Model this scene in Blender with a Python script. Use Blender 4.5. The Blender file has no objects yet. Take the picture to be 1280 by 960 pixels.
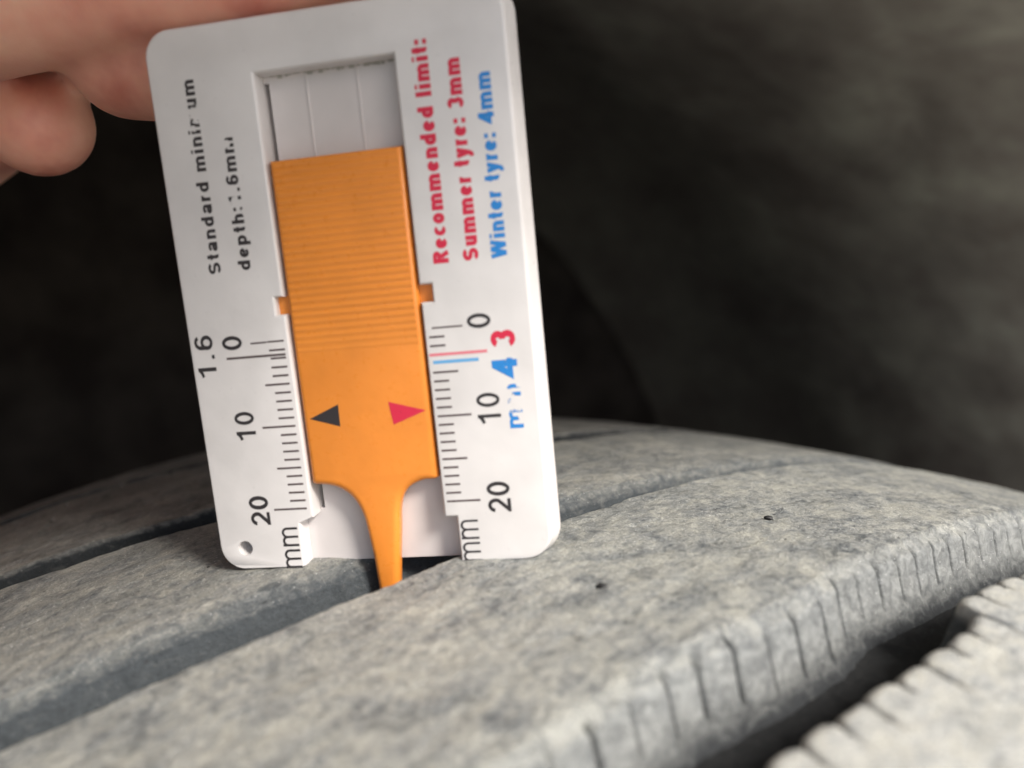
import bpy, bmesh, math, random
import numpy as np
from mathutils import Vector, Matrix
from mathutils.geometry import tessellate_polygon
MM = 0.001
scene = bpy.context.scene
COL = scene.collection
random.seed(5); np.random.seed(5)

# ------------------------------------------------------------------ camera
CAM = Vector((76.0541, -33.0170, 43.3893))
RX = Vector((0.586795, 0.804864, -0.088685)); RY = Vector((0.167704, -0.227949, -0.959122)); RZ = Vector((-0.792179, 0.547935, -0.268738))
cd = bpy.data.cameras.new('camera'); cam = bpy.data.objects.new('camera', cd); COL.objects.link(cam)
m = Matrix.Identity(4)
for i in range(3):
    m[i][0] = RX[i]; m[i][1] = -RY[i]; m[i][2] = -RZ[i]; m[i][3] = CAM[i]*MM
cam.matrix_world = m
cd.sensor_width = 36.0; cd.lens = 28.125
cd.clip_start = 0.002; cd.clip_end = 200.0
cd.dof.use_dof = True; cd.dof.focus_distance = 0.105; cd.dof.aperture_fstop = 13.5
scene.camera = cam

# ------------------------------------------------------------------ daylight
SUN_AZ = math.radians(74.0)      # clockwise from +Y
SUN_EL = math.radians(42.5)
w = bpy.data.worlds.new('World'); scene.world = w; w.use_nodes = True
nt = w.node_tree; nt.nodes.clear()
sky = nt.nodes.new('ShaderNodeTexSky'); sky.sky_type = 'NISHITA'; sky.sun_disc = False
sky.sun_elevation = SUN_EL; sky.sun_rotation = SUN_AZ; sky.dust_density = 2.5; sky.air_density = 1.0
bg = nt.nodes.new('ShaderNodeBackground'); bg.inputs['Strength'].default_value = 0.14
wo = nt.nodes.new('ShaderNodeOutputWorld')
nt.links.new(sky.outputs[0], bg.inputs[0]); nt.links.new(bg.outputs[0], wo.inputs[0])
sd = bpy.data.lights.new('sun', 'SUN'); sd.energy = 3.2; sd.angle = math.radians(14); sd.color = (1.0, 0.95, 0.88)
so = bpy.data.objects.new('sun', sd); COL.objects.link(so)
L = Vector((math.sin(SUN_AZ)*math.cos(SUN_EL), math.cos(SUN_AZ)*math.cos(SUN_EL), math.sin(SUN_EL)))
so.rotation_euler = (-L).to_track_quat('-Z', 'Y').to_euler(); so.location = L*2
scene.render.engine = 'CYCLES'
vs = scene.view_settings
vs.view_transform = 'Standard'; vs.look = 'None'; vs.gamma = 1.0; vs.use_curve_mapping = False
vs.exposure = 0.68

# ------------------------------------------------------------------ node helpers
class NT:
    def __init__(s, name):
        s.m = bpy.data.materials.new(name); s.m.use_nodes = True
        s.t = s.m.node_tree; s.b = s.t.nodes['Principled BSDF']; s.out = s.t.nodes['Material Output']
    def n(s, typ, **kw):
        nd = s.t.nodes.new(typ)
        for k, v in kw.items(): setattr(nd, k, v)
        return nd
    def l(s, a, b): s.t.links.new(a, b)
    def coord(s, scale=(1, 1, 1), rot=(0, 0, 0), which='Object'):
        tc = s.n('ShaderNodeTexCoord'); mp = s.n('ShaderNodeMapping')
        mp.inputs['Scale'].default_value = scale; mp.inputs['Rotation'].default_value = rot
        s.l(tc.outputs[which], mp.inputs['Vector']); return mp.outputs[0]
    def noise(s, vec, scale, detail=4, rough=.55, dist=0):
        nd = s.n('ShaderNodeTexNoise'); nd.inputs['Scale'].default_value = scale; nd.inputs['Detail'].default_value = detail
        nd.inputs['Roughness'].default_value = rough; nd.inputs['Distortion'].default_value = dist
        s.l(vec, nd.inputs['Vector']); return nd.outputs['Fac']
    def ramp(s, fac, stops):
        r = s.n('ShaderNodeValToRGB'); e = r.color_ramp.elements
        while len(e) < len(stops): e.new(.5)
        for i, (p, c) in enumerate(stops):
            e[i].position = p; e[i].color = (c[0], c[1], c[2], 1) if hasattr(c, '__len__') else (c, c, c, 1)
        s.l(fac, r.inputs[0]); return r.outputs[0]
    def mix(s, fac, a, b, blend='MIX'):
        x = s.n('ShaderNodeMix', data_type='RGBA', blend_type=blend)
        for v, sock in ((fac, x.inputs[0]), (a, x.inputs[6]), (b, x.inputs[7])):
            if hasattr(v, 'is_linked') or hasattr(v, 'links'): s.l(v, sock)
            elif hasattr(v, '__len__'): sock.default_value = (v[0], v[1], v[2], 1)
            else: sock.default_value = v
        return x.outputs[2]
    def math(s, op, a, b=0.0, c=None):
        x = s.n('ShaderNodeMath', operation=op)
        for i, v in enumerate((a, b) if c is None else (a, b, c)):
            if hasattr(v, 'links'): s.l(v, x.inputs[i])
            else: x.inputs[i].default_value = v
        return x.outputs[0]
    def bump(s, h, strength, dist):
        b = s.n('ShaderNodeBump'); b.inputs['Strength'].default_value = strength; b.inputs['Distance'].default_value = dist
        s.l(h, b.inputs['Height']); s.l(b.outputs[0], s.b.inputs['Normal']); return b

def mat_rubber(name, dust_shade, grey, dark, seed=0.0, lo=.36, hi=.60, wall=(.100, .110, .117)):
    M = NT(name)
    # object space is metres: scale 1000 -> one noise cell per mm
    c = M.coord((1000, 700, 1000)); tc = M.n('ShaderNodeVectorMath', operation='ADD'); tc.inputs[1].default_value = (seed, seed*2, 0)
    M.l(c, tc.inputs[0]); c = tc.outputs[0]
    big = M.noise(c, .16, 5, .6, .8); mid = M.noise(c, .75, 5, .62, .9); fine = M.noise(c, 1.9, 5, .7)
    grain = M.noise(c, 4.6, 3, .7)
    f = M.math('ADD', M.math('MULTIPLY', big, .38), M.math('ADD', M.math('MULTIPLY', mid, .38), M.math('MULTIPLY', fine, .24)))
    col = M.ramp(f, [(lo, dark), ((lo+hi)/2-.02, grey), (hi, dust_shade)])
    warm = M.ramp(M.noise(c, .33, 3, .5), [(.42, 0.0), (.62, 1.0)])
    col = M.mix(M.math('MULTIPLY', warm, .12), col, (dust_shade[0]*1.05, dust_shade[1]*1.0, dust_shade[2]*.84))
    spk = M.ramp(grain, [(.32, .68), (.5, 1.0), (.70, 1.32)])
    col = M.mix(1.0, col, spk, 'MULTIPLY')
    # dusty tops, with shade painted in down the groove walls (per-vertex, broken up by noise)
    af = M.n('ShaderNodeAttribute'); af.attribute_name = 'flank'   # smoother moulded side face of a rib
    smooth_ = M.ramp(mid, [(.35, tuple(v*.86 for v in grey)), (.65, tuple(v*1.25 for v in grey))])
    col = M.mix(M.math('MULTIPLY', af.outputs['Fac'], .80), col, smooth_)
    at = M.n('ShaderNodeAttribute'); at.attribute_name = 'dust_shade'
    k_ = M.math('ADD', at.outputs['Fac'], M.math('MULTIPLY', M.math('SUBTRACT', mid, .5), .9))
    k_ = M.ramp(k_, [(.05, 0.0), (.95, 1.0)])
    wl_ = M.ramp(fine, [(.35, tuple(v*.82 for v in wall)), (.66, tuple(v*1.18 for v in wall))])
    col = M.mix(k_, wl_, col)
    # specular sparkle painted into the colour as small pale spots
    vo = M.n('ShaderNodeTexVoronoi'); vo.inputs['Scale'].default_value = 1.5; M.l(c, vo.inputs['Vector'])
    # pits and embedded grit
    vp = M.n('ShaderNodeTexVoronoi'); vp.inputs['Scale'].default_value = .42; M.l(c, vp.inputs['Vector'])
    pit = M.math('LESS_THAN', M.math('ADD', vp.outputs['Distance'], M.math('MULTIPLY', fine, .35)), .235)
    col = M.mix(M.math('MULTIPLY', pit, .75), col, (.045, .047, .05))
    gl = M.math('MULTIPLY', M.math('LESS_THAN', vo.outputs['Distance'], .085), M.math('ADD', M.math('MULTIPLY', k_, .8), .1))
    col = M.mix(gl, col, (.75, .75, .72))
    M.l(col, M.b.inputs['Base Color'])
    rg = M.math('SUBTRACT', M.math('ADD', .46, M.math('MULTIPLY', fine, .34)), M.math('MULTIPLY', gl, .3)); M.l(M.math('ADD', M.math('MULTIPLY', k_, rg), M.math('MULTIPLY', M.math('SUBTRACT', 1.0, k_), .82)), M.b.inputs['Roughness'])
    M.l(M.math('ADD', .18, M.math('MULTIPLY', k_, .32)), M.b.inputs['Specular IOR Level'])
    scr = M.n('ShaderNodeMapping'); scr.inputs['Rotation'].default_value = (0, 0, .9); scr.inputs['Scale'].default_value = (.25, 2.2, 1); M.l(c, scr.inputs['Vector'])
    st = M.noise(scr.outputs[0], 1.4, 4, .7)
    h = M.math('ADD', M.math('MULTIPLY', fine, .5), M.math('ADD', M.math('MULTIPLY', grain, .22), M.math('MULTIPLY', st, .35)))
    M.bump(M.math('SUBTRACT', h, M.math('MULTIPLY', pit, .5)), .9, .0005)
    return M.m

MAT = {}
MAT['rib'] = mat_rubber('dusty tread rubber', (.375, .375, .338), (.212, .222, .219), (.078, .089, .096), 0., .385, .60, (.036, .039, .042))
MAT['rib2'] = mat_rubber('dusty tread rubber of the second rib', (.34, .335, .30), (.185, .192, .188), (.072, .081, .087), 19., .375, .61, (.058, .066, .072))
MAT['rib_shaded'] = mat_rubber('tread rubber shaded copy', (.33, .32, .29), (.20, .20, .19), (.08, .084, .085), 31., .38, .66, (.026, .029, .031))  # tread rubber for the far ribs, their shade put into the colour
MAT['rib_lit'] = mat_rubber('dusty shoulder rubber lit copy', (.53, .525, .47), (.40, .408, .395), (.23, .245, .25), 77., .37, .60)  # tread rubber for the open side, its stronger light put into the colour
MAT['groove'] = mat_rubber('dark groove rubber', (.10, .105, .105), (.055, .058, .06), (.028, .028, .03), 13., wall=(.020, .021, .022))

def mat_liner():
    M = NT('wheel arch felt'); c = M.coord((1000, 1000, 1000))
    a = M.noise(c, .022, 3, .5, .2); b = M.noise(c, .10, 4, .6)
    f = M.math('ADD', M.math('MULTIPLY', a, .65), M.math('MULTIPLY', b, .35))
    col = M.ramp(f, [(.34, (.165, .142, .122)), (.50, (.215, .195, .165)), (.66, (.275, .262, .215))])
    # light falloff painted in: colour brightens towards the open side, dims inwards
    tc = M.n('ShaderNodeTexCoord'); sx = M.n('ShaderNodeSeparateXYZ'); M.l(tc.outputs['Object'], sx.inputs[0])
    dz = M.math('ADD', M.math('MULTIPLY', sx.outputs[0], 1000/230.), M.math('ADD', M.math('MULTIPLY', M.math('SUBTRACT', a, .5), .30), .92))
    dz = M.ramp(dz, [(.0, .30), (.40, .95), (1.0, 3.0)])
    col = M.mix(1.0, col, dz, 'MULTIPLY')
    M.l(col, M.b.inputs['Base Color']); M.b.inputs['Roughness'].default_value = .95
    M.b.inputs['Specular IOR Level'].default_value = .15
    return M.m
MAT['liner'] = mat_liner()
M = NT('black inner plastic'); M.b.inputs['Roughness'].default_value = .8
M.l(M.ramp(M.noise(M.coord((1000,)*3), .03, 4), [(.35, (.014, .011, .010)), (.7, (.034, .029, .025))]), M.b.inputs['Base Color'])
M.b.inputs['Specular IOR Level'].default_value = .1
MAT['inner'] = M.m
M = NT('concrete ground'); c = M.coord((1, 1, 1))
M.l(M.ramp(M.noise(c, 6, 6), [(.35, (.20, .195, .185)), (.65, (.30, .295, .28))]), M.b.inputs['Base Color']); M.b.inputs['Roughness'].default_value = .9
MAT['ground'] = M.m

def mat_plastic(name, col, rough, sss=0.0, bump=.12, dirt=True):
    M = NT(name); c = M.coord((1000, 1000, 1000))
    n1 = M.noise(c, .12, 3, .5); n2 = M.noise(c, .9, 5, .65)
    d = tuple(x*.90 for x in col)
    base = M.ramp(n1, [(.3, d), (.6, col)])
    if dirt:   # faint grime specks
        g = M.ramp(n2, [(.66, 0.0), (.80, .38)])
        base = M.mix(g, base, tuple(x*.62 for x in col))
    M.l(base, M.b.inputs['Base Color'])
    M.l(M.ramp(n2, [(.3, rough-.06), (.7, rough+.08)]), M.b.inputs['Roughness'])
    if sss:
        M.b.inputs['Subsurface Weight'].default_value = sss; M.b.inputs['Subsurface Scale'].default_value = .0012
        M.b.inputs['Subsurface Radius'].default_value = (1, .8, .6)
    M.bump(M.noise(c, .35, 3, .5), bump, .0006)
    return M.m
MAT['white'] = mat_plastic('white gauge plastic', (.70, .675, .665), .32, .0, .10)
MAT['rear'] = mat_plastic('glossy rear plastic', (.64, .60, .59), .20, .0, .05)
MAT['orange'] = mat_plastic('orange slider plastic', (.80, .265, .038), .30, .10, .12, False)

def mat_ink(name, col, wear=(), fade=.30):
    M = NT(name); c = M.coord((1000, 1000, 1000))
    n = M.noise(c, 2.2, 4, .7)
    alpha = M.ramp(n, [(fade, .25), (fade+.10, 1.0)])
    tc = M.n('ShaderNodeTexCoord')
    for (u, v, r) in wear:
        d = M.n('ShaderNodeVectorMath', operation='DISTANCE'); M.l(tc.outputs['Object'], d.inputs[0]); d.inputs[1].default_value = (u*MM, v*MM, 0)
        q = M.math('ADD', M.math('DIVIDE', d.outputs['Value'], r*MM), M.math('MULTIPLY', M.math('SUBTRACT', n, .5), 2.2))
        q = M.ramp(q, [(.80, 0.0), (1.0, 1.0)])
        alpha = M.math('MULTIPLY', alpha, q)
    M.l(alpha, M.b.inputs['Alpha'])
    M.b.inputs['Base Color'].default_value = (*col, 1); M.b.inputs['Roughness'].default_value = .5
    return M.m
MAT['ink'] = mat_ink('black printing ink', (.028, .024, .026), fade=.25)
MAT['ink_worn'] = mat_ink('worn black printing ink', (.030, .025, .027), ((4.9, 25.9, 1.05), (8.0, 16.1, .6), (8.9, 14.8, .4), (7.9, 22.3, .55), (4.3, 24.4, .4)), .27)
MAT['ink_thin'] = mat_ink('faded grey printing ink', (.10, .075, .075), fade=.30)
MAT['ink_red'] = mat_ink('red printing ink', (.62, .02, .06), fade=.27)
MAT['ink_blue'] = mat_ink('blue printing ink', (.02, .22, .60), ((37.6, -9.1, 1.0), (36.9, -8.0, .7), (38.2, -10.9, .5), (38.3, -6.9, .5)), .30)
MAT['ink_pink'] = mat_ink('thin red printing ink', (.70, .20, .24), fade=.20)
MAT['ink_sky'] = mat_ink('thin blue printing ink', (.13, .38, .68), fade=.20)

def mat_skin():
    M = NT('skin'); c = M.coord((1000, 1000, 1000))
    a = M.noise(c, .07, 4, .55); b = M.noise(c, .6, 4, .6)
    col = M.ramp(a, [(.34, (.62, .22, .16)), (.50, (.80, .37, .27)), (.66, (.88, .50, .36))])
    M.l(col, M.b.inputs['Base Color'])
    M.b.inputs['Subsurface Weight'].default_value = .55; M.b.inputs['Subsurface Scale'].default_value = .0028
    M.b.inputs['Subsurface Radius'].default_value = (1, .38, .22)
    M.b.inputs['Roughness'].default_value = .52
    wv = M.n('ShaderNodeTexWave'); wv.inputs['Scale'].default_value = .55; wv.inputs['Distortion'].default_value = 6; wv.inputs['Detail'].default_value = 2; M.l(c, wv.inputs['Vector'])
    M.bump(M.math('ADD', M.math('MULTIPLY', b, .5), M.math('MULTIPLY', wv.outputs['Fac'], .07)), .3, .0003)
    return M.m
MAT['skin'] = mat_skin()

# ------------------------------------------------------------------ object helpers
def mesh_from(name, verts, faces, mat, parent=None, smooth=None, scale=MM):
    me = bpy.data.meshes.new(name)
    v = (np.asarray(verts, dtype=np.float64)*scale)
    me.from_pydata(v.tolist(), [], faces); me.materials.append(mat)
    me.validate(); me.update()
    o = bpy.data.objects.new(name, me); COL.objects.link(o)
    if parent: o.parent = parent
    if smooth is not None:
        me.shade_smooth()
        if smooth < 180:
            try: me.set_sharp_from_angle(angle=math.radians(smooth))
            except Exception: pass
    return o
def grid_mesh(name, P, mat, parent=None, wrap=False):
    """P: (n, k, 3) grid in mm"""
    n, k = P.shape[:2]
    idx = np.arange(n*k).reshape(n, k)
    a = idx if not wrap else np.vstack([idx, idx[:1]])
    q = np.stack([a[:-1, :-1], a[:-1, 1:], a[1:, 1:], a[1:, :-1]], -1).reshape(-1, 4)
    me = bpy.data.meshes.new(name)
    me.vertices.add(n*k); me.vertices.foreach_set('co', (P.reshape(-1)*MM).astype(np.float32))
    me.loops.add(len(q)*4); me.loops.foreach_set('vertex_index', q.reshape(-1).astype(np.int32))
    me.polygons.add(len(q)); me.polygons.foreach_set('loop_start', np.arange(0, len(q)*4, 4, dtype=np.int32))
    me.update(calc_edges=True); me.validate(); me.shade_smooth(); me.materials.append(mat)
    o = bpy.data.objects.new(name, me); COL.objects.link(o)
    if parent: o.parent = parent
    return o
def thing(name, label, cat, loc=(0, 0, 0), group=None):
    o = bpy.data.objects.new(name, None); COL.objects.link(o); o.location = Vector(loc)*MM
    o.empty_display_size = .01; o['label'] = label; o['category'] = cat
    if group: o['group'] = group
    return o

# numpy value noise
def vnoise(x, y, seed=0):
    rs = np.random.RandomState(seed); T = rs.rand(256, 256)
    xi = np.floor(x).astype(int); yi = np.floor(y).astype(int); fx = x-xi; fy = y-yi
    fx = fx*fx*(3-2*fx); fy = fy*fy*(3-2*fy)
    g = lambda a, b: T[a % 256, b % 256]
    return (g(xi, yi)*(1-fx)+g(xi+1, yi)*fx)*(1-fy)+(g(xi, yi+1)*(1-fx)+g(xi+1, yi+1)*fx)*fy-.5
def fbm(x, y, seed=0, oc=4):
    s = 0; a = 1; t = 0
    for i in range(oc):
        s = s+a*vnoise(x*2**i, y*2**i, seed+i); t += a; a *= .55
    return s/t*2

# ------------------------------------------------------------------ tyre
R0 = 310.0; XC = 31.15; DEPTH = 8.4
def crown(x): return -(x-XC)**2/1400.0
def polar(x, s, h):
    """x lateral, s arc length at R0, h height over the crown curve"""
    r = R0+crown(x)+h; th = s/R0
    return np.stack([x+0*r, r*np.sin(th), r*np.cos(th)-R0], -1)
CIRC = 2*math.pi*R0
SIPES = [-31, -26.2, -21.5, -17.2, -12.6, -8.0, -3.2, 1.4, 6.0, 10.8, 14.7, 19.2, 23.6, 28.2, 33.0, 37.5, 42.0, 46.4, 50.6, 54.9, 59.6, 63.8, 68.0, 72.5, 77, 81.6, 86, 90.3, 95]
SIPES4 = [-14.5, -10.3, -6., -1.7, 2.6, 6.9, 11.1, 15.3, 19.5, 23.9, 28.2, 32.6, 36.9, 41.4, 45.8, 50.2, 54.5, 58.9, 63.3, 67.7, 72, 76.4, 80.7, 85, 89.4]
def s_samples(step, extra=()):
    base = np.arange(-62, 130.01, step)
    ex = [np.array([e+d for d in (np.arange(-1.15, .62, .085) if step < .35 else (-.4, -.2, -.08, .08, .2, .4))]) for e in extra]
    coarse = np.arange(130+5, CIRC-62-4, 5.0)
    s = np.unique(np.round(np.concatenate([base, coarse]+ex), 3)); return s
def ctrl(pts, s, base):
    """edge position along the tyre; wears away from / back to a constant outside the worn stretch"""
    a = np.array(sorted(pts)); v = np.interp(s, a[:, 0], a[:, 1])
    k = np.clip((s-a[-1, 0])/60, 0, 1); v = v*(1-k)+base*k
    k = np.clip((s-(CIRC-140))/80, 0, 1); v = v*(1-k)+a[0, 1]*k
    return v
tyre = thing('car_tyre', 'worn grey dusty car tyre with deep circumferential grooves, under the white gauge', 'tyre')

def rib(label, xl_fn, xr_fn, mat, seed, step=.45, nx=80, sip=(), wl=14, rnd=(1.0, 1.0), slope=(.28, .28), rough=1.0, hook=None, deform=None, wallcut=(-.6, -.6), blend=(1.5, 1.5), edge=0, band=0):
    s = s_samples(step, sip); n = len(s)
    xl = xl_fn(s); xr = xr_fn(s)
    wob = lambda sd: .28*rough*fbm(s/2.2, s*0+sd, sd, 4)+.25*rough*fbm(s/9.0, s*0+sd, sd+9, 2)
    xl = xl+wob(seed); xr = xr+wob(seed+3)
    cols = []; tag = []
    # profile parameter: (side, offset from that edge, height, weight of the side)
    def wall(rr, sl):
        o = []
        for i in range(wl+1):                       # bottom to the edge
            q = i/wl; h = -(DEPTH+.6)*(1-q)-rr*q
            foot = 1.6*math.exp(-(h+DEPTH+.6)/1.3)  # fillet at the groove floor
            o.append((-( -h-rr)*sl-foot, h))
        for i in range(1, 6):                       # rounded shoulder
            a = math.pi/2*i/6; o.append((rr*(1-math.cos(a)), -rr+rr*math.sin(a)))
        return o
    Lw = wall(rnd[0], slope[0]); Rw = wall(rnd[1], slope[1])
    X = []; H = []; K = []
    for dx, h in Lw: X.append(xl+dx); H.append(np.full(n, h)); K.append((-1, h))
    for i in range(nx+1):
        q = i/nx; X.append((xl+rnd[0])*(1-q)+(xr-rnd[1])*q); H.append(np.zeros(n)); K.append((0, 0))
    for dx, h in reversed(Rw): X.append(xr-dx); H.append(np.full(n, h)); K.append((1, h))
    X = np.array(X).T; H = np.array(H).T; S = np.repeat(s[:, None], X.shape[1], 1).copy()
    side = np.array([k[0] for k in K])[None, :]+0*X
    # surface wear relief
    near = ((S < 131) | (S > CIRC-200)).astype(float)
    rel = .055*fbm(X/.75, S/1.3, seed+70, 2)+.16*fbm(X/2.6, S/3.4, seed+20, 4)+.16*fbm(X/9, S/12, seed+40, 3)
    top = np.clip(1+H/1.2, 0, 1)
    H = H+rel*near*rough*(.35+.65*top)
    X = X+side*(1-top)*(.07 if band else .22)*rough*fbm(S/3.0, H/2.0, seed+60, 3)*near
    if deform: X, S, H = deform(X, S, H, side, xl, xr)
    o = grid_mesh('tread_rib', polar(X, S, H), mat, tyre); o['label'] = label
    fl = o.data.attributes.new('flank', 'FLOAT', 'POINT')
    if band: fl.data.foreach_set('value', np.repeat(np.array([1.0 if (a > 0 and h < -.9) else .5 if (a > 0) else 0.0 for a, h in K])[None, :], n, 0).reshape(-1).astype(np.float32))
    at = o.data.attributes.new('dust_shade', 'FLOAT', 'POINT')  # drops down the rib walls, painting in the groove shade
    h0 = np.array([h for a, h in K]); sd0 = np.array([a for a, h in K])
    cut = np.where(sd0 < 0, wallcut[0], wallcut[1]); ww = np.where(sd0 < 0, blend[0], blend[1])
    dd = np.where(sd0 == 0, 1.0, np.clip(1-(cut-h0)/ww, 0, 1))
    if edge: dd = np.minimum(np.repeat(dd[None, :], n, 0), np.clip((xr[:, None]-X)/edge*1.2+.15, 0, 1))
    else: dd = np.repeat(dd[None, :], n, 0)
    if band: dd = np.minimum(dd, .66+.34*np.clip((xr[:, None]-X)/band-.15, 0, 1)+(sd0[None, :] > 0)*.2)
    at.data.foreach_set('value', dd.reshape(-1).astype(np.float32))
    return

def gauss(d, w): return np.exp(-(d/w)**2)
# rib under the right foot of the gauge: sipes cut in its right flank
def xr3(s): return ctrl([(-62, 34.2), (-2, 33.8), (12, 33.0), (23, 33.9), (33, 33.4), (40, 31.9), (48, 31.9), (60, 31.6), (85, 31.2)], s, 32)
def xl3(s): return ctrl([(-62, -4), (-38.3, -2.1), (-24.7, -.3), (-8.5, .8), (-1.2, 1.0), (5.8, .8), (24, 1.0), (33, .5), (49, -.4), (62, -.8), (88, -2.0)], s, -1)
def cut3(X, S, H, side, xl, xr):
    XR = xr[:, None]; d = XR-X                                     # distance inward from the right edge
    A0 = H.copy()
    for j, c in enumerate(SIPES):
        rr = random.Random(j*7+1)
        hook = -.6+1.6*rr.random()**2; dep = np.interp(c, [-30, 0, 11, 33, 37, 60, 64, 80], [5.4, 5.7, 6.1, 6.9, 5.9, 5.8, 5.2, 5.0])+.2*rr.uniform(-1, 1)
        inward = np.clip(d-.2, 0, None)
        centre = c-.10*inward**1.6*rr.uniform(.2, 1.6)+.08*A0*rr.uniform(.8, 1.2)
        m_top = np.clip((hook+.8-inward)/.8, 0, 1); m_bot = np.clip((A0+dep+.35)/.35, 0, 1)
        g = gauss(S-centre, .155+.06*(rr.random()))*m_top*m_bot
        onface = (side > .5) | (d < 6)
        g = np.where(onface & (X > xl[:, None]+10), g, 0)
        lip = .5*gauss(S-centre-.42, .25)*np.clip((hook+.6-inward)/.8, 0, 1)*m_bot*.10
        X = X-g*np.where(side > .5, 2.0, .3); H = H-g*np.where(side > .5, .05, .75)+lip*(side < .5)
        # chipped mouth where the sipe meets the worn edge
        ch = np.exp(-((S-c+.1)/.5)**2-((A0+.5)/.8)**2-((d-.3)/1.0)**2)*rr.uniform(.1, 1.2)
        H = H-ch*.8; X = X-ch*.5
    # one ageing crack between two sipes, longer than they are
    g = gauss(S-(39.6+.18*(A0+3)+.35*np.sin(A0*1.1)), .16)*(side > .5)*np.clip((A0+7.5)/.5, 0, 1)*np.clip((-A0-1.8)/.4, 0, 1); X = X-.8*g
    g = gauss(S-(61.6+.1*np.sin(A0*5)), .15)*(side > .5)*np.clip((A0+4.2)/.5, 0, 1)*np.clip((-A0-1.2)/.4, 0, 1)*(.5+.5*np.sin(A0*9)); X = X-.6*g
    # bevelled, scuffed right edge
    e = np.clip(1-d/4.6, 0, 1)*(side < .5); H = H-e*e*.75*(1+.8*fbm(S/3.1, X/4.0, 91, 3))
    H = H-(side > .5)*.75*np.clip(1+A0/5, 0, 1)
    # stone nicks
    for (x0, s0, a, b, dp) in ((18.3, 15.8, .32, .55, .9), (17.1, 45.7, .6, .35, .6), (22, 4.0, .5, .6, .25), (9, 30, .5, .5, .3), (27, 27, .7, .3, .2), (24.5, 9, .9, .35, .22)):
        H = H-dp*np.exp(-((X-x0)/a)**2-((S-s0-.4*(X-x0))/b)**2)
    return X, S, H
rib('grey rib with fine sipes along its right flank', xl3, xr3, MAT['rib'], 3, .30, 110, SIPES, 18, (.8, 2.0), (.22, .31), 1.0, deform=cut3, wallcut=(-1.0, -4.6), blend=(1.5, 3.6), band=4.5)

def xl2(s): return ctrl([(-62, -47.5), (-36, -46.3), (-27, -43.6), (-18, -42), (-8.6, -39.5), (20, -38), (55, -36)], s, -44)
def xr2(s): return ctrl([(-62, -11.5), (-38, -10.6), (-26, -9.8), (-16, -8.6), (-5, -7.6), (10, -6.6), (29, -5.4), (41, -4.6), (52, -4.2), (76, -5), (94, -7)], s, -8)
def cut2(X, S, H, side, xl, xr):
    d = xr[:, None]-X; e = np.clip(1-d/4.5, 0, 1)*(side < .5); H = H-e*e*1.0-(side > .5)*1.0*np.clip(1+H/6, 0, 1)   # rolled-off right edge
    return X, S, H
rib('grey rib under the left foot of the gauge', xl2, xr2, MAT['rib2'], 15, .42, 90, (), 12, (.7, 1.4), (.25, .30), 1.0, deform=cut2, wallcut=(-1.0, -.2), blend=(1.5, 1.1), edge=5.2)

def xl1(s): return ctrl([(-62, -91), (-36, -90.5), (-22, -90.3), (-12, -87.5), (0, -84), (50, -80)], s, -88)
def xr1(s): return ctrl([(-62, -54), (-36, -53), (-26, -51), (-17, -48.8), (-10, -46.8), (20, -44.5), (55, -42)], s, -50)
def cut1(X, S, H, side, xl, xr):
    for (x0, x1, s0, sl) in ((-89, -80, -33.5, .25), (-78, -69, -27, -.2), (-88, -84, -24, .1), (-88, -83, -14, .1), (-87, -82, -5, 0), (-66, -60, -14, .3)):
        g = gauss(S-(s0+sl*(X-x0)), .22)*np.clip((X-x0)/.6, 0, 1)*np.clip((x1-X)/3, 0, 1); H = H-g*.9
    return X, S, H
rib('darker rib left of the gauge, with short cross cracks', xl1, xr1, MAT['rib_shaded'], 27, .5, 80, [-33, -31.5, -27, -25.5, -24, -14, -12.5, -5], 8, (.25, 1.0), (.1, .25), 1.2, deform=cut1, wallcut=(-.3, .3), blend=(.8, 1.2), edge=1.6)
def xl0(s): return 0*s-115.5
def xr0(s): return xl1(s)-3.0+.5*np.sign(np.sin(s*.75))*(.5+.5*np.sin(s*.31))
def cut0(X, S, H, side, xl, xr):
    e = np.clip((-100-X)/16, 0, 1); H = H-e*e*3.5; return X, S, H
rib('dark far shoulder rib in the shade', xl0, xr0, MAT['rib_shaded'], 39, .6, 30, (), 8, (3.0, .2), (.5, .05), 1.3, deform=cut0, wallcut=(-2, .3), blend=(2, .8), edge=1.0)

def xl4(s):
    b = ctrl([(-62, 45.6), (15, 45.2), (28, 45.4), (39, 45.0), (41.4, 43.9), (42.3, 42.2), (50, 41.8), (57, 42.3), (85, 42.4)], s, 43.5)
    return b
def xr4(s): return 0*s+88
def cut4(X, S, H, side, xl, xr):
    d = X-xl[:, None]; A0 = H.copy()
    for j, c in enumerate(SIPES4):
        rr = random.Random(j*5+3)
        cen = c-.20*np.clip(d, 0, 9)+rr.uniform(-.2, .2)
        L_ = 2.6+3.0*rr.random()
        m_ = np.clip((L_-d)/2.8, 0, 1)*np.clip((A0+4.5)/1, 0, 1)
        g = gauss(S-cen, .27)*m_
        H = H-g*np.where(side < -.5, .2, .95); X = X+g*np.where(side < -.5, .9, .0)
        gg = np.exp(-((S-c-.1)/.75)**2)*np.clip(1-d/1.8, 0, 1)*rr.uniform(.15, .65)                # scalloped edge between the teeth
        X = X+gg*.9; H = H-gg*.4
    return X, S, H
rib('pale rib at lower right with a toothed edge of sipes', xl4, xr4, MAT['rib_lit'], 51, .30, 100, SIPES4, 10, (1.3, 1.2), (.2, .3), 1.1, deform=cut4)
rib('outer shoulder rib of the tyre', lambda s: 0*s+95, lambda s: 0*s+115.5, MAT['rib_lit'], 63, .8, 24, (), 8, (1.0, 3.5), (.2, .5), 1.0)

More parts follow.
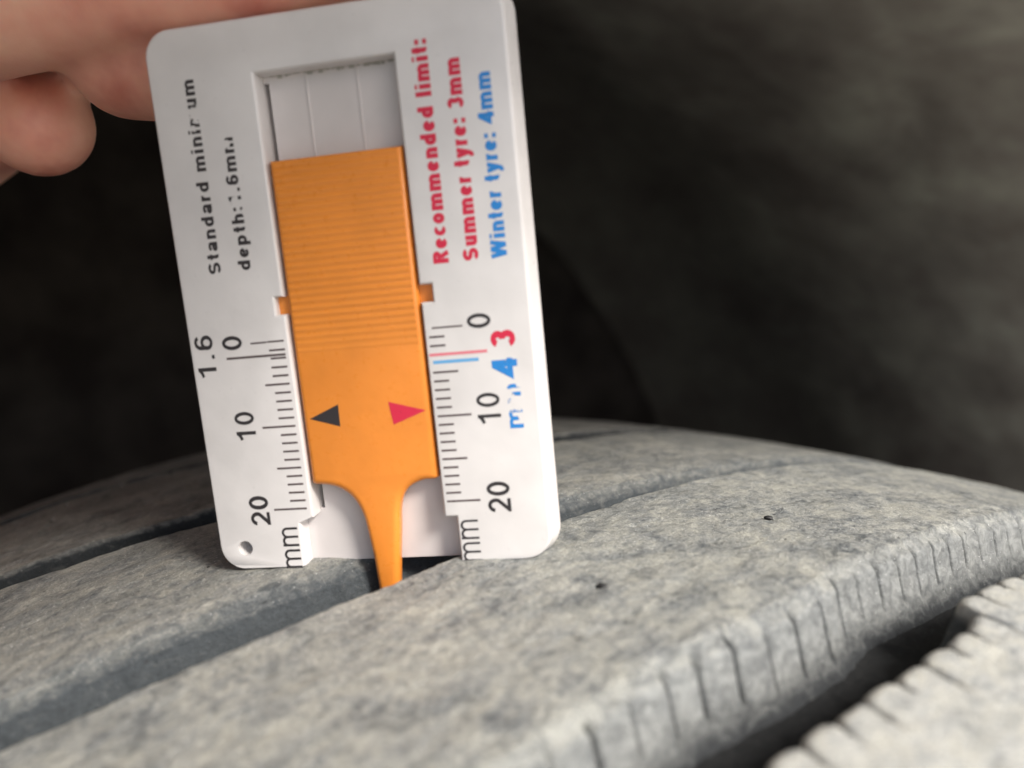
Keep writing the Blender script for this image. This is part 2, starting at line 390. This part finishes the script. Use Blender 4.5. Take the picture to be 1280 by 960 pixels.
def grit(x, s_, r, sd):
    rs = random.Random(sd); bm = bmesh.new(); bmesh.ops.create_icosphere(bm, subdivisions=2, radius=1)
    P = polar(np.array([x]), np.array([s_]), np.array([.05]))[0]
    for v in bm.verts:
        v.co = Vector((v.co.x*r*1.5, v.co.y*r*.8, v.co.z*r*.7))*rs.uniform(.75, 1.2)
        v.co = Vector((v.co.x*.8-v.co.y*.6, v.co.x*.6+v.co.y*.8, v.co.z))
    V = [tuple(Vector(P)+v.co) for v in bm.verts]; F = [tuple(v.index for v in f.verts) for f in bm.faces]; bm.free()
    mesh_from('embedded_grit', V, F, MAT['grit'], tyre, 40)
M = NT('dark grit'); M.b.inputs['Base Color'].default_value = (.012, .012, .013, 1); M.b.inputs['Roughness'].default_value = .6; MAT['grit'] = M.m
grit(18.4, 15.9, .42, 1); grit(17.1, 45.7, .40, 2); grit(-22, -14.0, .16, 3); grit(24.6, 7.5, .2, 4); grit(12, 5, .14, 5)
def carcass():
    prof = []
    for x in np.linspace(-112, 112, 57): prof.append((x, R0+crown(x)-DEPTH))
    right = [(116, 296), (118.5, 285), (121, 268), (122, 250), (119, 232), (112, 218), (104, 209), (100, 206), (97, 209)]
    left = [(-116, 286), (-118.5, 277), (-121, 264), (-122, 250), (-119, 232), (-112, 218), (-104, 209), (-100, 206), (-97, 209)]
    pr = np.array(left[::-1]+prof+right); s = np.arange(0, CIRC, 4.0)
    th = s/R0
    P = np.stack([np.repeat(pr[None, :, 0], len(s), 0), pr[None, :, 1]*np.sin(th)[:, None], pr[None, :, 1]*np.cos(th)[:, None]-R0], -1)
    grid_mesh('carcass', P, MAT['groove'], tyre, wrap=True)
carcass()

# ------------------------------------------------------------------ wheel arch and ground
def arch():
    RL = 450.0
    root = thing('wheel_arch_liner', 'dark mottled felt liner of the wheel arch behind the tyre', 'wheel arch liner', (0, 0, -R0))
    th = np.radians(np.linspace(-105, 118, 240)); x = np.linspace(-360, 112, 150)
    X, T = np.meshgrid(x, th); S = T*RL
    r = RL+3*fbm(X/60, S/60, 5, 3)+18*np.clip((-X-110)/60, 0, 1)**2*0
    r = r-26*(1-np.clip((X+360)/120, 0, 1))**2
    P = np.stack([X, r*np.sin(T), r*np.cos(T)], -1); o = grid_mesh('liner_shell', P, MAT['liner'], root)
    md = o.modifiers.new('thickness', 'SOLIDIFY'); md.thickness = .003; md.offset = 1
    # deep dark inner wall with a rounded corner
    prof = [(-358, 428), (-364, 416), (-368, 400), (-370, 360), (-371, 300), (-372, 200), (-372, 60), (-372, 2)]
    th = np.radians(np.linspace(-110, 118, 130)); pr = np.array(prof)
    P = np.stack([np.repeat(pr[None, :, 0], len(th), 0), pr[None, :, 1]*np.sin(th)[:, None], pr[None, :, 1]*np.cos(th)[:, None]], -1)
    o = grid_mesh('inner_panel', P, MAT['inner'], root)
    md = o.modifiers.new('thickness', 'SOLIDIFY'); md.thickness = .003; md.offset = 1
arch()
g = mesh_from('ground', [(-6000, -6000, -627), (6000, -6000, -627), (6000, 6000, -627), (-6000, 6000, -627)], [(0, 1, 2, 3)], MAT['ground']); g['kind'] = 'structure'  # unseen sheet below the tyre, added to bounce light upwards

# ------------------------------------------------------------------ gauge (built in its own frame: u right, v up, w to the viewer)
CR = ((0.69094777, -0.10348355, 0.71545953), (0.72256296, 0.06843467, -0.68790949), (0.02222508, 0.99227408, 0.12205816))
CO = Vector((-20.782, -10.9676, 25.57))
gauge = thing('tread_depth_gauge', 'white plastic gauge with orange slider and printed millimetre scales, standing on the tread', 'depth gauge', CO)
gm = Matrix.Identity(4)
for i in range(3):
    for j in range(3): gm[i][j] = CR[i][j]
    gm[i][3] = CO[i]*MM
gauge.matrix_world = gm
W, VT, VB = 41.05, 34.95, -27.5
def arc(cx, cy, r, a0, a1, n): return [(cx+r*math.cos(math.radians(a0+(a1-a0)*i/n)), cy+r*math.sin(math.radians(a0+(a1-a0)*i/n))) for i in range(n+1)]
def outer(d, r):  # from bottom-left, clockwise to bottom-right; sides and top widen towards the back
    L_, T_, B_, R_ = -.72+d*.63, VT+1.0-d, VB+min(d, .35), W-d; r = r-.5*d
    return arc(L_+r, B_+r, r, 270, 180, 10)+arc(L_+r, T_-r, r, 180, 90, 10)+arc(R_-r, T_-r, r, 90, 0, 10)+arc(R_-r, B_+r, r, 0, -90, 10)
def outline(d, e):
    """d: inset of the outer rim, e: how far the slot edge is rounded back into the plate"""
    k = lambda u, v: (u, v)
    o = outer(d, 3.3)
    right = [(29.5+e, VB+min(d, .35)), (29.5+e, -21.9+e), (28.05+e, -21.9+e), (28.05+e, 2.92-e), (29.47+e, 2.92-e), (29.47+e, 4.86+e), (28.05+e, 4.86+e), (28.05+e, 29.4+e)]
    left = [(12.1-e, 29.4+e), (12.1-e, 4.96+e), (11.0-e, 4.96+e), (11.0-e, 2.96-e), (12.1-e, 2.96-e), (12.1-e, -21.2+e), (10.3-e, -21.9+e), (10.3-e, VB+min(d, .35))]
    return o+right+left
def layered(name, fn, layers, mat, parent, hole=None, smooth=50):
    """layers: list of (args, w); caps at both ends"""
    V = []; F = []; loops = []
    for args, wz in layers:
        lp = fn(*args); loops.append(list(range(len(V), len(V)+len(lp)))); V += [(a, b, wz) for a, b in lp]
    n = len(loops[0])
    for a, b in zip(loops[:-1], loops[1:]):
        for i in range(n): F.append((a[i], a[(i+1) % n], b[(i+1) % n], b[i]))
    hl = []
    if hole:
        for k_, (_, wz) in enumerate(layers):
            rr = hole[2]*(1.12 if k_ == 0 else 1.0)
            lp = [(hole[0]+rr*math.cos(t*math.pi/12), hole[1]+rr*math.sin(t*math.pi/12)) for t in range(24)]
            hl.append(list(range(len(V), len(V)+24))); V += [(a, b, wz) for a, b in lp]
        for a, b in zip(hl[:-1], hl[1:]):
            for i in range(24): F.append((a[(i+1) % 24], a[i], b[i], b[(i+1) % 24]))
    for end in (0, -1):
        polys = [[Vector((V[i][0], V[i][1], 0)) for i in loops[end]]]; ids = list(loops[end])
        if hole: polys.append([Vector((V[i][0], V[i][1], 0)) for i in hl[end]]); ids += hl[end]
        for t in tessellate_polygon(polys): F.append(tuple(ids[j] for j in t))
    o = mesh_from(name, V, F, mat, parent)
    bm = bmesh.new(); bm.from_mesh(o.data); bmesh.ops.recalc_face_normals(bm, faces=bm.faces); bm.to_mesh(o.data); bm.free()
    o.data.shade_smooth(); o.data.set_sharp_from_angle(angle=math.radians(smooth)); return o
# front plate: outer rim rounded and drafted, slot edges 0.3 mm
ly = [((.70+.45*(1-math.sin(math.pi/2*i/6)), .3*(1-math.sin(math.pi/2*i/6))), -.45*(1-math.cos(math.pi/2*i/6))) for i in range(6)]+[((.62, 0), -.6)]
ly.append(((.05, 0), -2.46))
layered('front_plate', outline, ly, MAT['white'], gauge, (3.02, -24.64, .92), 40)
# rear plate: full outline, one long slit
def rear_outline(d):
    return outer(d, 3.3)
def rear():
    lay = [(0.05, -2.5), (0, -2.6), (0, -3.4), (.5, -3.95)]
    slit = [(12.12, -20.8), (12.72, -20.8), (12.72, 28.7), (12.12, 28.7)]
    V = []; F = []; lo = []; sl = []
    for d, wz in lay:
        lp = rear_outline(d); lo.append(list(range(len(V), len(V)+len(lp)))); V += [(a, b+ (0.25 if (12 < a < 29 and b < VB+.6) else 0), wz) for a, b in lp]
        sl.append(list(range(len(V), len(V)+4))); V += [(a, b, wz) for a, b in slit]
    for L_, flip in ((lo, 0), (sl, 1)):
        for a, b in zip(L_[:-1], L_[1:]):
            for i in range(len(a)): F.append((a[i], a[(i+1) % len(a)], b[(i+1) % len(a)], b[i]))
    for e in (0, -1):
        ids = lo[e]+sl[e]
        for t in tessellate_polygon([[Vector((V[i][0], V[i][1], 0)) for i in lo[e]], [Vector((V[i][0], V[i][1], 0)) for i in sl[e]]]): F.append(tuple(ids[j] for j in t))
    o = mesh_from('rear_plate', V, F, MAT['rear'], gauge)
    bm = bmesh.new(); bm.from_mesh(o.data); bmesh.ops.recalc_face_normals(bm, faces=bm.faces); bm.to_mesh(o.data); bm.free()
    o.data.shade_smooth(); o.data.set_sharp_from_angle(angle=math.radians(35))
rear()
def box(u0, u1, v0, v1, w0, w1, b=.0):
    V = [(u0, v0, w0), (u1, v0, w0), (u1, v1, w0), (u0, v1, w0), (u0+b, v0+b, w1), (u1-b, v0+b, w1), (u1-b, v1-b, w1), (u0+b, v1-b, w1)]
    return V, [(3, 2, 1, 0), (4, 5, 6, 7), (0, 1, 5, 4), (1, 2, 6, 5), (2, 3, 7, 6), (3, 0, 4, 7)]
def joined(name, boxes, mat, parent, smooth=None):
    V = []; F = []
    for bv, bf in boxes:
        k = len(V); V += bv; F += [tuple(i+k for i in f) for f in bf]
    return mesh_from(name, V, F, mat, parent, smooth)
for u in (17.0, 22.9):   # moulded rails on the rear plate, seen in the window
    joined('guide_rail', [box(u, u+.28, 19.0, 29.3, -2.5, -2.38, .06)], MAT['rear'], gauge)
fl = []
for i in range(26):      # ragged mould flash along the top of the window
    u = 12.9+i*.57+random.uniform(-.2, .2); h = random.uniform(.08, .34) if random.random() < .7 else .05
    fl.append(box(u, u+random.uniform(.2, .7), 29.4-h, 29.45, -2.48, -2.38, .03))
M = NT('grimy mould edge'); M.b.inputs['Base Color'].default_value = (.33, .32, .28, 1); M.b.inputs['Roughness'].default_value = .7
fo = joined('mould_flash', fl, M.m, gauge)

# slider
def slider_half(d):
    """outline of the slider inset by d, clockwise from the upper left"""
    p = [(12.42+d, 20.0-d), (27.75-d, 20.0-d)]
    p += [(27.75-d, -17.2+d)]
    def bez(a, b, c, e, n=12):
        o = []
        for i in range(n+1):
            t = i/n; q = 1-t
            o.append(tuple(q**3*a[k]+3*q*q*t*b[k]+3*q*t*t*c[k]+t**3*e[k] for k in (0, 1)))
        return o
    p += [(27.3-d, -17.4+d)]
    p += bez((26.2-d, -17.4+d), (23.8-d, -17.9+d), (22.65-d, -19.0+d), (22.45-d, -22.6))
    p += [(21.95-d, -26.5), (21.5-d, -30.5), (21.2-d, -34.3), (20.9-d, -35.2+d*.6), (19.6+d, -35.2+d*.6), (19.3+d, -34.3), (18.98+d, -30.5), (18.78+d, -26.5)]
    p += bez((18.35+d, -22.6), (18.0+d, -19.3+d), (16.3+d, -17.7+d), (13.8+d, -17.4+d))
    p += [(12.7+d, -17.3+d), (12.42+d, -17.1+d)]
    return p
TW0, TW1 = -2.2, -.12
lay = []
for i in range(6):
    a = math.pi/2*i/5; lay.append(((.75*(1-math.sin(a)),), TW1-.75*(1-math.cos(a))))
lay.append(((0,), TW0+.5)); lay.append(((.12,), TW0+.15)); lay.append(((.4,), TW0))
sl = layered('depth_slider', slider_half, lay, MAT['orange'], gauge, None, 45)
sl['label'] = 'orange plastic slider with ridged grip and narrow probe'
nR = 27
for i in range(nR):
    v = 19.45-i*.80
    hgt = .085 if i < 22 else .085*(1-(i-21)/8)
    V = []; F = []
    us = np.linspace(12.95, 27.25, 9)
    for u in us:
        k = .015*math.sin(u*1.3+i)
        for (dv, dw) in ((-.32, -.02), (-.16, hgt*.8), (0.02, hgt), (.20, hgt*.75), (.34, -.02)): V.append((u, v+dv+k, TW1+dw))
    for a in range(len(us)-1):
        for b in range(4): F.append((a*5+b, (a+1)*5+b, (a+1)*5+b+1, a*5+b+1))
    F.append((0, 1, 2, 3, 4)); n5 = (len(us)-1)*5; F.append((n5+4, n5+3, n5+2, n5+1, n5))
    mesh_from('grip_ridge', V, F, MAT['orange'], sl, 60)
for b in (box(10.75, 12.6, 2.75, 5.1, -2.4, -1.15, .05), box(27.6, 29.7, 2.7, 5.05, -2.4, -1.15, .05)):
    joined('slider_tab', [b], MAT['orange'], sl)
def flat(name, pts, wz, mat, parent):
    V = [(a, b, wz) for a, b in pts]+[(a, b, wz-.015) for a, b in pts]; n = len(pts)
    F = [tuple(range(n)), tuple(range(2*n-1, n-1, -1))]+[(i, n+i, n+(i+1) % n, (i+1) % n) for i in range(n)]
    o = mesh_from(name, V, F, mat, parent)
    bm = bmesh.new(); bm.from_mesh(o.data); bmesh.ops.recalc_face_normals(bm, faces=bm.faces); bm.to_mesh(o.data); bm.free(); return o
flat('arrow_mark', [(13.33, -9.34), (16.9, -10.45), (16.95, -7.85)], TW1+.03, MAT['ink'], sl)['label'] = 'black arrow pointing left'
flat('arrow_mark', [(27.25, -9.22), (22.95, -7.95), (23.3, -10.65)], TW1+.03, MAT['ink_red'], sl)['label'] = 'red arrow pointing right'

# scale ticks
T0, T1 = .02, .004
def tick(u0, u1, v, wd): return box(u0, u1, v-wd/2, v+wd/2, T1, T0)
lt = [tick(9.45, 11.5, 0, .20), tick(7.4, 9.35, -.03, .20)]
for i in range(1, 21):
    u0 = 7.4 if i in (10, 20) else 8.5 if i % 5 == 0 else 9.55
    if i == 2: lt.append(tick(9.6, 11.5, -1.95, .24))
    else: lt.append(tick(u0, 11.5, -i, .24))
lt.append(tick(4.2, 11.5, -1.58, .27))
joined('left_scale_marks', lt, MAT['ink_thin'], gauge)
rt = [tick(29.0, 32.5, 0, .20)]
for i in range(1, 21):
    if i in (3, 4): continue
    u1 = 32.5 if i in (10, 20) else 31.5 if i % 5 == 0 else 30.35
    rt.append(tick(28.6, u1, -i, .24))
joined('right_scale_marks', rt, MAT['ink_thin'], gauge)
joined('red_limit_mark', [tick(28.4, 35.0, -3.0, .33)], MAT['ink_pink'], gauge)
joined('blue_limit_mark', [tick(28.75, 33.95, -3.85, .38)], MAT['ink_sky'], gauge)

# lettering, reading upwards
XH = .73
def arcp(cx, cy, rx, ry, a0, a1):
    n = max(4, int(abs(a1-a0)/11)); return [(cx+rx*math.cos(math.radians(a0+(a1-a0)*i/n)), cy+ry*math.sin(math.radians(a0+(a1-a0)*i/n))) for i in range(n+1)]
def glyph(ch, t):
    """centre lines of a plain grotesque letter: (strokes, advance width)"""
    h = t/2; w = .56
    def bowl(cx, a0=0, a1=360): return arcp(cx, XH/2, .27-h, XH/2-h, a0, a1)
    def arch(x0, x1, top=XH): c = (x0+x1)/2; r = (x1-x0)/2; return [(x0, 0)]+[(x0, top-.3)]+arcp(c, top-h-r*1.05, r, r*1.05, 180, 0)+[(x1, 0)]
    if ch == 'S':
        rx = .33-h; ru = (.5-h)/2; return [arcp(.33, .5+ru, rx, ru, 22, 270)+arcp(.33, h+ru, rx, ru, 90, -160)[1:]], .66
    if ch == '3':
        rx = .28-h; ru = (.47-h)/2; rl = (.53-h)/2; return [arcp(.28, .53+ru, rx*.94, ru, 160, -90), arcp(.28, h+rl, rx, rl, 90, -160)], w
    if ch == '2': ry = .27; return [arcp(.28, 1-h-ry, .28-h, ry, 168, -28)+[(h*1.15, h)], [(0.01, h), (w-.02, h)]], w
    if ch == '6': return [arcp(.28, .33, .28-h, .33-h, 0, 360), arcp(.29, .66, .28-h, .34-h, 28, 180)+[(h+.012, .33)]], w
    if ch == '0': return [arcp(.28, .5, .28-h, .5-h, 0, 360)], w
    if ch == '1': return [[(.36, 1), (.36, 0)], [(.36, .93), (.22, .80), (.07, .74)]], w
    if ch == '4': return [[(.44, 0), (.44, 1)], [(.42, .95), (h*.9, .29), (.60, .29)]], .6
    if ch == 't': return [[(.16, .96), (.16, .2)]+arcp(.16+.12, .2, .12, .2-h, 180, 275), [(0, XH-h), (.31, XH-h)]], .32
    if ch == 'a': return [[(.07, XH-.19)]+arcp(.27, XH-.20, .20-h*.4, .20-h, 160, 0)+[(.53-h, .0)], arcp(.25, .21, .25-h, .21-h, 0, 360)], .55
    if ch == 'n': return [arch(h, .54-h), [(h, 0), (h, XH)]], .54
    if ch == 'u': return [[(h, XH), (h, .25)]+arcp(.27, .25, .27-h, .25-h, 180, 360)+[(.54-h, XH)], [(.54-h, XH), (.54-h, 0)]], .54
    if ch == 'm': return [arch(h, .43), arch(.43, .86-h), [(h, 0), (h, XH)]], .86
    if ch == 'h': return [arch(h, .54-h), [(h, 0), (h, 1)]], .54
    if ch == 'r': return [[(h, 0), (h, XH)], arcp(.27, XH-h-.2, .27-h, .2, 175, 75)], .35
    if ch == 'd': return [bowl(.27), [(.55-h, 0), (.55-h, 1)]], .56
    if ch == 'p': return [bowl(.29), [(h, -.28), (h, XH)]], .56
    if ch == 'o': return [bowl(.27)], .56
    if ch == 'c': return [bowl(.27, 42, 318)], .50
    if ch == 'e': return [bowl(.27, 4, 325), [(h, XH/2), (.54-h, XH/2)]], .54
    if ch == 'i': return [[(h, 0), (h, XH)], [(h, .86), (h, 1)]], t
    if ch == 'l': return [[(h, 0), (h, 1)]], t
    if ch == 'y': return [[(h*.8, XH), (.26, .04)], [(.52-h*.8, XH), (.27, .04), (.21, -.14), (.14, -.2), (.04, -.2)]], .52
    if ch == 'W': return [[(h*.8, 1), (.24, 0)], [(.24, .0), (.46, 1)], [(.46, 1), (.68, 0)], [(.68, 0), (.92-h*.8, 1)]], .92
    if ch == 'R': return [[(h, 0), (h, 1)], [(h, 1-h), (.36, 1-h)]+arcp(.38, .735, .25-h, .265-h, 90, -90)+[(h, .47+h)], [(.34, .47), (.62-h*.5, 0)]], .64
    if ch == ':': return [[(h, 0), (h, t)], [(h, XH-t), (h, XH)]], t
    if ch == '.': return [[(h, 0), (h, t)]], t
    return [], .26
def ribbon(pts, t):
    P = np.array(pts); keep = [0]+[i for i in range(1, len(P)) if np.hypot(*(P[i]-P[i-1])) > 1e-5]; P = P[keep]
    closed = np.hypot(*(P[0]-P[-1])) < 1e-4; n = len(P); D = np.diff(P, axis=0); D /= np.hypot(D[:, 0], D[:, 1])[:, None]
    N = np.stack([-D[:, 1], D[:, 0]], 1); out = []
    for i in range(n):
        a = N[i-1] if i > 0 else (N[-1] if closed else N[0]); b = N[i] if i < n-1 else (N[0] if closed else N[-1])
        mN = a+b; mN /= np.hypot(*mN); k = 1/max(.5, float(mN@a)); out.append((P[i]+mN*t/2*k, P[i]-mN*t/2*k))
    return out
def text(body, v0, v1, ub, cap, mat, t=.15, gap=.12, wz=T0):
    """reading upwards from v0 to v1, ub: baseline u, cap: capital height in mm, t: stroke weight / cap"""
    x = 0; V = []; F = []
    for ch in body:
        st, adv = glyph(ch, t)
        for k, s_ in enumerate(st):
            rb = ribbon(s_, t); b = len(V)
            for p, q in rb: V += [(x+p[0], p[1], wz+.0012*k), (x+q[0], q[1], wz+.0012*k)]
            for i in range(len(rb)-1): F.append((b+2*i, b+2*i+1, b+2*i+3, b+2*i+2))
        x += adv+gap
    x -= gap; sc = (v1-v0)/x
    V = [(ub-y*cap, v0+xx*sc, z) for xx, y, z in V]
    o = mesh_from('printed_text', V, F, mat, gauge); o['label'] = 'printed text ' + body; return o
text('Standard minimum', 8.25, 29.6, 5.1, 1.5, MAT['ink_worn'], .20, .17)
text('depth:1.6mm', 8.35, 23.0, 8.75, 1.5, MAT['ink_worn'], .20, .17)
text('Recommended limit:', 7.0, 30.4, 31.75, 1.75, MAT['ink_red'], .245, .12)
text('Summer tyre: 3mm', 7.0, 28.1, 35.1, 1.75, MAT['ink_red'], .245, .12)
text('Winter tyre: 4mm', 7.0, 26.3, 38.2, 1.7, MAT['ink_blue'], .23, .11)
text('0', -.62, 1.02, 6.35, 2.45, MAT['ink'], .15)
text('1.6', -3.75, 1.35, 2.75, 2.3, MAT['ink'], .15, .20)
text('10', -11.5, -7.95, 6.5, 2.45, MAT['ink'], .15, .16)
text('20', -21.85, -18.2, 6.75, 2.45, MAT['ink'], .16, .10)
text('mm', -27.35, -22.25, 9.95, 2.75, MAT['ink'], .105, .14)
text('0', -.4, 1.2, 35.7, 2.65, MAT['ink'], .14)
text('3', -2.75, -.85, 38.25, 2.75, MAT['ink_red'], .22)
text('4', -6.1, -3.95, 38.2, 2.85, MAT['ink_blue'], .22)
text('mm', -11.9, -6.9, 38.3, 2.1, MAT['ink_blue'], .17, .2)
text('10', -11.35, -7.7, 35.85, 2.65, MAT['ink'], .135, .16)
text('20', -21.55, -17.95, 36.0, 2.65, MAT['ink'], .15, .10)
text('mm', -27.3, -22.3, 31.95, 2.85, MAT['ink'], .095, .14)

# ------------------------------------------------------------------ hand (left hand, fingers over and behind the top of the gauge)
def capsule(V, F, a, b, ra, rb, n=20, k=6, flat=1.0, fax=None):
    a = Vector(a); b = Vector(b); ax = (b-a).normalized(); up = Vector((0, 0, 1)) if abs(ax.z) < .9 else Vector((1, 0, 0))
    e1 = ax.cross(up).normalized(); e2 = ax.cross(e1)
    base = len(V); rings = []
    for i in range(k+1): t = -math.pi/2+math.pi/2*i/k; rings.append((a+ax*ra*math.sin(t), ra*math.cos(t)))
    for i in range(k+1): t = math.pi/2*i/k; rings.append((b+ax*rb*math.sin(t), rb*math.cos(t)))
    for c, r in rings:
        r = max(r, .02)
        for j in range(n):
            q = 2*math.pi*j/n; V.append(tuple(c+(e1*math.cos(q)+e2*math.sin(q))*r))
    for i in range(len(rings)-1):
        for j in range(n): F.append((base+i*n+j, base+i*n+(j+1) % n, base+(i+1)*n+(j+1) % n, base+(i+1)*n+j))
    F.append(tuple(base+j for j in reversed(range(n)))); e = base+(len(rings)-1)*n; F.append(tuple(e+j for j in range(n)))
def chain(V, F, pts):
    for (p, r), (q, r2) in zip(pts[:-1], pts[1:]): capsule(V, F, p, q, r, r2)
FING = {
 'index': [((-78, 50, -26), 10.5), ((-50, 44.5, -12), 9.6), ((-21, 43.2, -5), 8.9), ((-7, 43.7, -5), 8.7), ((12, 44.2, -5.5), 8.6), ((27, 44.4, -6), 7.6)],
 'middle': [((-80, 36, -36), 10.6), ((-50, 46, -42), 9.0), ((-24, 47, -28), 8.4), ((-10.5, 36.6, -13.6), 7.5), ((1, 34.6, -11.8), 7.2)],
 'ring': [((-82, 26, -38), 10.0), ((-62, 38, -46), 8.6), ((-42, 40, -32), 8.0), ((-36, 35.0, -25), 7.8), ((-30, 32.0, -20.5), 7.4)],
 'little': [((-88, 12, -36), 9.0), ((-86, 18, -50), 7.6), ((-80, 24, -44), 7.0), ((-76, 26, -36), 6.4), ((-76, 28, -30), 6.0)],
 'thumb': [((-118, 36, -8), 13.5), ((-90, 60, 6), 11.5), ((-58, 68, 12), 10.2), ((-34, 68, 10), 9.2), ((-16, 66, 8), 8.6)],
}
def hand():
    V = []; F = []
    for k_, p in FING.items(): chain(V, F, p)
    for (a, ra) in (((-78, 50, -26), 11.5), ((-80, 36, -34), 12), ((-82, 24, -34), 12), ((-88, 12, -32), 11)):   # palm
        capsule(V, F, a, (-128, 28+(a[1]-28)*.45, -24), ra, 15)
    capsule(V, F, (-128, 34, -22), (-118, 36, -8), 15, 14)
    capsule(V, F, (-128, 28, -24), (-150, 26, -26), 22, 21); capsule(V, F, (-150, 26, -26), (-215, 18, 42), 21, 27)
    me = bpy.data.meshes.new('hand'); me.from_pydata(V, [], F); me.update()
    o = bpy.data.objects.new('hand', me); COL.objects.link(o)
    r = o.modifiers.new('r', 'REMESH'); r.mode = 'VOXEL'; r.voxel_size = 1.0; r.use_smooth_shade = True
    s = o.modifiers.new('s', 'SMOOTH'); s.factor = .6; s.iterations = 9
    bpy.context.view_layer.update()
    me2 = bpy.data.meshes.new_from_object(o.evaluated_get(bpy.context.evaluated_depsgraph_get()))
    n = len(me2.vertices); co = np.empty(n*3, dtype=np.float32); me2.vertices.foreach_get('co', co); co = co.reshape(-1, 3)
    for k_ in ('middle', 'ring'):    # flatten the middle finger pad on the back of the gauge
        pass
    m_ = (co[:, 0] > -1) & (co[:, 0] < W+1) & (co[:, 1] < VT+.5) & (co[:, 2] > -4.02); co[m_, 2] = -4.02
    me2.vertices.foreach_set('co', (co*MM).reshape(-1)); me2.update(); me2.materials.clear(); me2.materials.append(MAT['skin']); me2.shade_smooth()
    o.modifiers.clear(); o.data = me2; bpy.data.meshes.remove(me); o.matrix_world = gm
    me2.name = 'hand'; o['label'] = 'bare left hand at upper left, fingers gripping the top of the white gauge'; o['category'] = 'hand'
hand()
